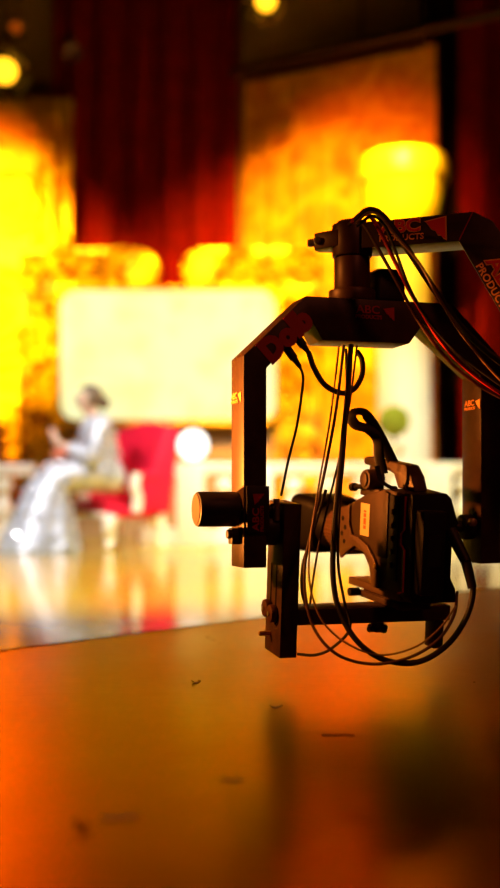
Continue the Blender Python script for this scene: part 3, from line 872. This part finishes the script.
o = obj('edge_trim', b, M['logo_red'], vc); o['label'] = 'thin red trim along the rear edge'
# rear adapter and battery
b = bm_(); prism(b, [(-.052, .036), (-.052, .234), (.022, .236), (.034, .226), (.052, .176), (.040, .164), (.040, .072), (.052, .05), (.054, .024), (-.04, .024)], 'y', -.135, -.1005, .003); obj('rear_adapter', b, M['cam_black'], vc)
b = bm_(); box(b, (-.046, -.168, .045), (.006, -.1355, .205), .006); bt = obj('battery', b, M['cam_black'], vc)
b = bm_(); box(b, (-.035, -.1695, .10), (-.006, -.1682, .16)); obj('battery_label', b, M['jib_dark'], bt)
b = bm_(); box(b, (.0445, -.08, .07), (.049, .05, .20), .002); obj('audio_panel', b, M['cam_black'], vc)
# carrying handle
b = bm_()
hp_ = [(-.078, .234), (-.064, .262), (-.040, .284), (.118, .292), (.134, .290), (.137, .278), (.128, .274), (.030, .268), (.005, .262), (-.012, .236)]
prism(b, hp_, 'x', -.016, .016, .004); box(b, (-.013, .092, .200), (.013, .114, .276), .003); hdl = obj('carrying_handle', b, M['cam_body'], vc, True, 25)
# viewfinder to the side of the handle
b = bm_(); cyl(b, (-.054, .055, .248), (-.017, .055, .248), .021, None, 26, .003); cyl(b, (-.058, .055, .248), (-.054, .055, .248), .015, None, 26, .002); vf = obj('viewfinder', b, M['cam_body'], vc)
b = bm_(); cyl(b, (-.046, .075, .232), (-.046, .118, .228), .005, None, 12, .001); cyl(b, (-.046, .110, .228), (-.046, .126, .227), .009, None, 14, .002); obj('viewfinder_knob', b, M['cam_black'], vf)
b = bm_(); box(b, (-.040, .02, .212), (-.016, .10, .230), .003); obj('accessory_rail', b, M['cam_body'], vc)
# front block and lens
LZ = .126
b = bm_(); box(b, (-.040, .1585, LZ - .034), (.040, .178, LZ + .044), .006); obj('front_block', b, M['cam_body'], vc)
b = bm_(); cyl(b, (0, .178, LZ), (0, .235, LZ), .040, None, 40, .003); ln = obj('lens_barrel', b, M['lens_ring'], vc)
b = bm_(); n = 72; rg = []
for y, r in ((.200, .046), (.202, .0485), (.250, .0485), (.252, .046)):
    rg.append([Vector(((r - (.0016 if k % 2 else 0)) * math.cos(2 * PI * k / n), y, LZ + (r - (.0016 if k % 2 else 0)) * math.sin(2 * PI * k / n))) for k in range(n)])
loft(b, rg); o = obj('focus_ring', b, M['lens_ring'], ln); o['label'] = 'brown ribbed focus ring'
b = bm_(); cyl(b, (0, .235, LZ), (0, .290, LZ), .044, .056, 40, .002); obj('front_barrel', b, M['cam_black'], ln)
b = bm_()
def hood_ring(y, hx, hz, r=.022):
    out = []
    for cx_, cz_, a0 in ((hx - r, -hz + r, -90), (hx - r, hz - r, 0), (-hx + r, hz - r, 90), (-hx + r, -hz + r, 180)):
        for k in range(6): a = R(a0 + 18 * k); out.append(Vector((cx_ + r * math.cos(a), y, LZ + cz_ + r * math.sin(a))))
    return out
rs = [hood_ring(.285, .058, .056), hood_ring(.300, .066, .062), hood_ring(.375, .074, .066), hood_ring(.375, .070, .062), hood_ring(.300, .060, .056)]
loft(b, rs); obj('lens_hood', b, M['cam_black'], vc)
b = bm_(); cyl(b, (0, .291, LZ), (0, .296, LZ), .050, None, 36); obj('front_glass', b, M['glass'], ln)
b = bm_(); box(b, (.050, .195, LZ - .045), (.085, .275, LZ + .050), .006); obj('lens_servo', b, M['cam_black'], vc)
# strap looped up from the handle
b = bm_()
Vi = VM.inverted()
def L(px, py, d): return Vi @ P(px, py, d)
tube(b, [L(383, 474, 2.19), L(379, 455, 2.185), L(377, 438, 2.18), L(368, 429, 2.18), L(356, 425, 2.18), L(351, 417, 2.185), L(355, 412, 2.19), L(364, 413, 2.20), L(373, 424, 2.21), L(382, 440, 2.22), L(394, 464, 2.225)], .0105, 12, flat=.2, up=(-.6, -.55, .5))
tube(b, [L(377, 466, 2.17), L(381, 480, 2.165), L(390, 487, 2.165), L(397, 488, 2.17)], .006, 10, flat=.3, up=(0, -.6, .8))
obj('strap', b, M['cam_black'], vc)

# ================================================================== CABLES
CR = {'cable_kind': 'cables of the camera rig'}
def cable(label, pts, r, m, boots=(), grp='cables hanging on the camera head'):
    b = bm_(); W = [P(*p) for p in pts]
    base = W[0].copy()
    tube(b, [w - base for w in W], r, 10, 8)
    o = obj('cable', b, m); o.location = base
    tag(o, label, 'cable', grp)
    for (p, q, ra, rb) in boots:
        bb = bm_(); cyl(bb, P(*p) - base, P(*q) - base, ra, rb, 14)
        obj('connector_boot', bb, M['rubber'], o)
    return o
# from the connectors on the slanted corner
cable('thin black cable dropping from slanted corner connector to the cradle bracket', [(299.5, 366, 2.125), (303, 376, 2.115), (302, 392, 2.10), (297, 425, 2.10), (288, 462, 2.10), (281, 496, 2.10)], .0026, M['rubber'])
cable('thick black cable drooping in a U from slanted corner to the underside of the beam', [(308.5, 352, 2.125), (314, 368, 2.12), (325, 385, 2.115), (341, 393, 2.155), (354, 389, 2.17), (362, 375, 2.18), (362, 360, 2.185), (357, 351, 2.19)], .0055, M['rubber'])
# vertical bundle
cable('thick black cable hanging from beam and looping round below to the camera rear', [(351, 345, 2.15), (347, 400, 2.12), (341, 460, 2.06), (335, 520, 2.03), (333, 575, 2.03), (340, 612, 2.03), (358, 642, 2.02), (385, 660, 2.02), (418, 662, 2.02), (447, 645, 2.03), (466, 618, 2.04), (473, 592, 2.05), (470, 575, 2.055), (463, 556, 2.06), (453, 538, 2.07)], .0055, M['rubber'],
      boots=[((472.5, 588, 2.05), (466, 562, 2.057), .0085, .010), ((466, 562, 2.057), (450, 530, 2.08), .010, .013)])
cable('brown cable hanging from beam and swinging under the camera in a wide loop', [(344, 345, 2.15), (336, 410, 2.12), (325, 470, 2.07), (313, 525, 2.05), (305, 565, 2.04), (306, 600, 2.03), (316, 632, 2.02), (338, 655, 2.01), (372, 664, 2.01), (408, 658, 2.01), (438, 640, 2.02), (454, 615, 2.04), (457, 592, 2.07)], .0030, M['rubber_brown'])
cable('thin red-brown cable hanging beside the brown loop in front of the lens', [(357, 346, 2.16), (350, 400, 2.13), (340, 455, 2.08), (328, 505, 2.06), (319, 545, 2.05), (313, 580, 2.055), (310, 604, 2.07)], .0022, M['rubber_brown'])
cable('black cable looping from the bracket foot up in front of the lens', [(297, 654, 2.07), (315, 655, 2.06), (332, 648, 2.05), (350, 628, 2.045), (344, 600, 2.05), (338, 560, 2.06), (340, 500, 2.075), (345, 440, 2.11), (347, 395, 2.155), (346, 349, 2.185)], .0028, M['rubber'])
cable('short black cable hanging in a narrow bow beside the bracket', [(326, 490, 2.08), (312, 535, 2.06), (303, 565, 2.05), (302, 590, 2.05), (306, 606, 2.06)], .0032, M['rubber'])
cable('thin tan cable curving under the camera to its rear foot', [(339, 347, 2.20), (330, 420, 2.10), (318, 490, 2.045), (310, 545, 2.018), (310, 585, 2.0), (322, 620, 1.992), (346, 643, 1.99), (380, 655, 1.988), (415, 647, 1.992), (440, 628, 2.004), (456, 606, 2.034)], .0019, M['tan_cable'])
# over the crane arm
G2 = 'cables draped over the crane arm'
cable('brown cable lowest of the bundle draped over the crane arm', [(349, 225, 2.135), (355, 219, 2.110), (364, 225, 2.086), (380, 252, 2.068), (398, 284, 2.057), (418, 320, 2.074), (446, 358, 2.102), (480, 386, 2.136), (530, 412, 2.153)], .0034, M['rubber_brown'], grp=G2)
cable('bright red cable draped over the crane arm', [(352, 222, 2.102), (360, 215, 2.076), (370, 216, 2.055), (382, 235, 2.047), (398, 268, 2.037), (415, 300, 2.051), (440, 340, 2.076), (468, 370, 2.104), (505, 396, 2.124), (540, 412, 2.136)], .0040, M['red_cable'], grp=G2)
cable('thick black cable topmost of the bundle draped over the crane arm', [(356, 220, 2.060), (366, 211, 2.035), (378, 212, 2.024), (392, 227, 2.015), (412, 256, 2.022), (436, 292, 2.046), (464, 330, 2.074), (500, 362, 2.097), (540, 386, 2.110)], .0062, M['rubber'], grp=G2)
cable('tan cable draped over the crane arm beside the thick black one', [(356, 223, 2.048), (368, 213, 2.018), (380, 216, 1.995), (396, 236, 1.975), (420, 264, 1.975), (440, 300, 1.990), (466, 340, 2.064), (505, 384, 2.086), (540, 404, 2.098)], .0024, M['tan_cable'], grp=G2)
cable('thin black cable at the inside of the bundle draped over the crane arm', [(357, 226, 2.071), (372, 216, 2.040), (385, 226, 2.032), (397, 255, 2.025), (408, 285, 2.031), (425, 315, 2.048), (455, 350, 2.078), (505, 388, 2.111), (540, 408, 2.123)], .0030, M['rubber'], grp=G2)

# ================================================================== FLOOR SCRAPS
def scrap(px, py, w, l, rz, m, label, cat='tape', name='tape_scrap', curl=.004):
    d = CAM_H * FPX / (py - HOR); p = P(px, py, d)
    b = bm_(); n = 6; rows = []
    for i in range(n + 1):
        t = i / n; z = .0012 + curl * (t - .5) ** 2 * 4
        j = random.uniform(-.1, .1) * w
        rows.append([Vector((l * (t - .5), -w / 2 + j, z)), Vector((l * (t - .5), w / 2 + j, z)), Vector((l * (t - .5), w / 2 + j, z - .0009)), Vector((l * (t - .5), -w / 2 + j, z - .0009))])
    loft(b, rows); o = obj(name, b, m); o.matrix_world = T(p.x, p.y, 0, rz)
    return tag(o, label, cat, 'scraps of tape on the studio floor')
scrap(82, 829, .007, .016, R(-35), M['tape'], 'small curled tan tape scrap casting a dark edge on the floor', curl=.006)
scrap(120, 818, .013, .040, R(12), M['tape'], 'pale flat tape smear next to the curled tape scrap', curl=.0)
scrap(276, 708, .011, .022, R(6), M['tape_dark'], 'dark scrap of tape lying below the camera cradle')
scrap(232, 781, .006, .028, R(4), M['tape_dark'], 'long thin dark tape strip on the floor', curl=.001)
scrap(196, 683, .014, .016, R(20), M['tape_dark'], 'tiny dark tape speck nearest the polished stage')
scrap(338, 735, .007, .05, R(-4), M['tape'], 'narrow tan tape strip below the right of the camera', curl=.0)

# ================================================================== LIGHT
def spot(name, loc, aim, energy, col, size=60, blend=.6, rad=.08):
    l = bpy.data.lights.new(name, 'SPOT'); l.energy = energy; l.color = col
    l.spot_size = R(size); l.spot_blend = blend; l.shadow_soft_size = rad
    o = bpy.data.objects.new(name, l); COL.objects.link(o)
    o.location = loc
    o.rotation_euler = (Vector(aim) - Vector(loc)).to_track_quat('-Z', 'Y').to_euler()
    return o
GLD = (1.0, .46, .015); WARM = (1.0, .95, .90); RIG = (1.0, .26, .03)
spot('gold_panel_spot', (-3.9, 6.2, 4.4), (-2.95, 11.5, 2.6), 9000, GLD, 36, 1.0)
spot('tapestry_spot', (.1, 6.2, 5.2), (.50, 11.3, 2.15), 7000, GLD, 44, 1.0)
spot('tapestry_wash', (.1, 6.2, 5.0), (1.05, 11.2, 3.2), 1700, (1.0, .20, .012), 34, 1.0)
spot('gold_panel_wash', (-3.9, 6.2, 4.4), (-2.9, 11.5, 3.5), 1500, (1.0, .18, .012), 24, 1.0)
spot('frame_spot_left', (-2.0, 6.0, 3.4), (-1.75, 11.1, 2.35), 2400, (1.0, .60, .03), 24, .7)
spot('frame_spot_right', (-.3, 6.0, 3.4), (.0, 11.1, 2.5), 2300, (1.0, .60, .03), 18, .6)
spot('column_spot', (.9, 7.2, 4.8), (cx - .05, 9.8, 3.1), 6000, (1.0, .85, .06), 16, .7)
spot('chair_key', (-3.2, 4.6, 4.8), (-1.0, 8.6, .6), 1200, (1.0, .97, .97), 36, .7, .05)
spot('chair_side_key', (.6, 5.2, 4.6), (-.9, 8.7, .6), 650, WARM, 36, .7, .05)
spot('balustrade_key', (1.6, 5.4, 4.4), (.6, 9.0, .4), 2000, (1.0, .90, .62), 44, .7)
spot('stage_wash', (-1.2, 3.9, 5.4), (-1.0, 5.2, 0), 2600, (1.0, .74, .05), 44, .7)
spot('curtain_red_back', (-.95, 11.3, 2.6), (-.95, 11.74, 2.9), 9, (1, .1, .06), 140, 1.0)
spot('curtain_red_right', (2.45, 9.3, .4), (2.4, 10.9, 1.6), 2, (1, .2, .1), 90, .9)
spot('rig_low_lamp', (-1.75, 2.65, .12), (-.17, 2.13, .44), 2000, RIG, 15, 1.0, .06)
spot('rig_side_lamp', (-2.5, 2.1, 1.5), (-.15, 2.15, .5), 900, RIG, 22, 1.0, .1)
spot('rig_red_fill', (1.3, .2, 2.4), (.5, 2.2, .7), 34, (1.0, .20, .08), 50, .8, .15)

w = bpy.data.worlds.new('studio_dark'); sc.world = w; w.use_nodes = True
bg = w.node_tree.nodes['Background']; bg.inputs['Color'].default_value = (.5, .14, .05, 1); bg.inputs['Strength'].default_value = .004

# ================================================================== CAMERA
cd = bpy.data.cameras.new('photo_camera'); co = bpy.data.objects.new('photo_camera', cd); COL.objects.link(co)
cd.sensor_fit = 'HORIZONTAL'; cd.sensor_width = 24.0; cd.lens = FPX / 500 * 24.0
cd.shift_y = (HOR - 444.0) / 500.0
co.location = (0, 0, CAM_H); co.rotation_euler = (PI / 2, 0, 0)
cd.clip_start = .05; cd.clip_end = 100
cd.dof.use_dof = True; cd.dof.focus_distance = 2.13; cd.dof.aperture_fstop = 1.7; cd.dof.aperture_blades = 0
sc.camera = co

vs = sc.view_settings
sc.display_settings.display_device = 'sRGB'
vs.view_transform = 'Standard'; vs.look = 'None'; vs.gamma = 1.0; vs.use_curve_mapping = False
vs.exposure = 0.0
sc.cycles.use_denoising = True
sc.cycles.max_bounces = 6
sc.cycles.sample_clamp_indirect = 6
sc.cycles.caustics_reflective = False; sc.cycles.caustics_refractive = False
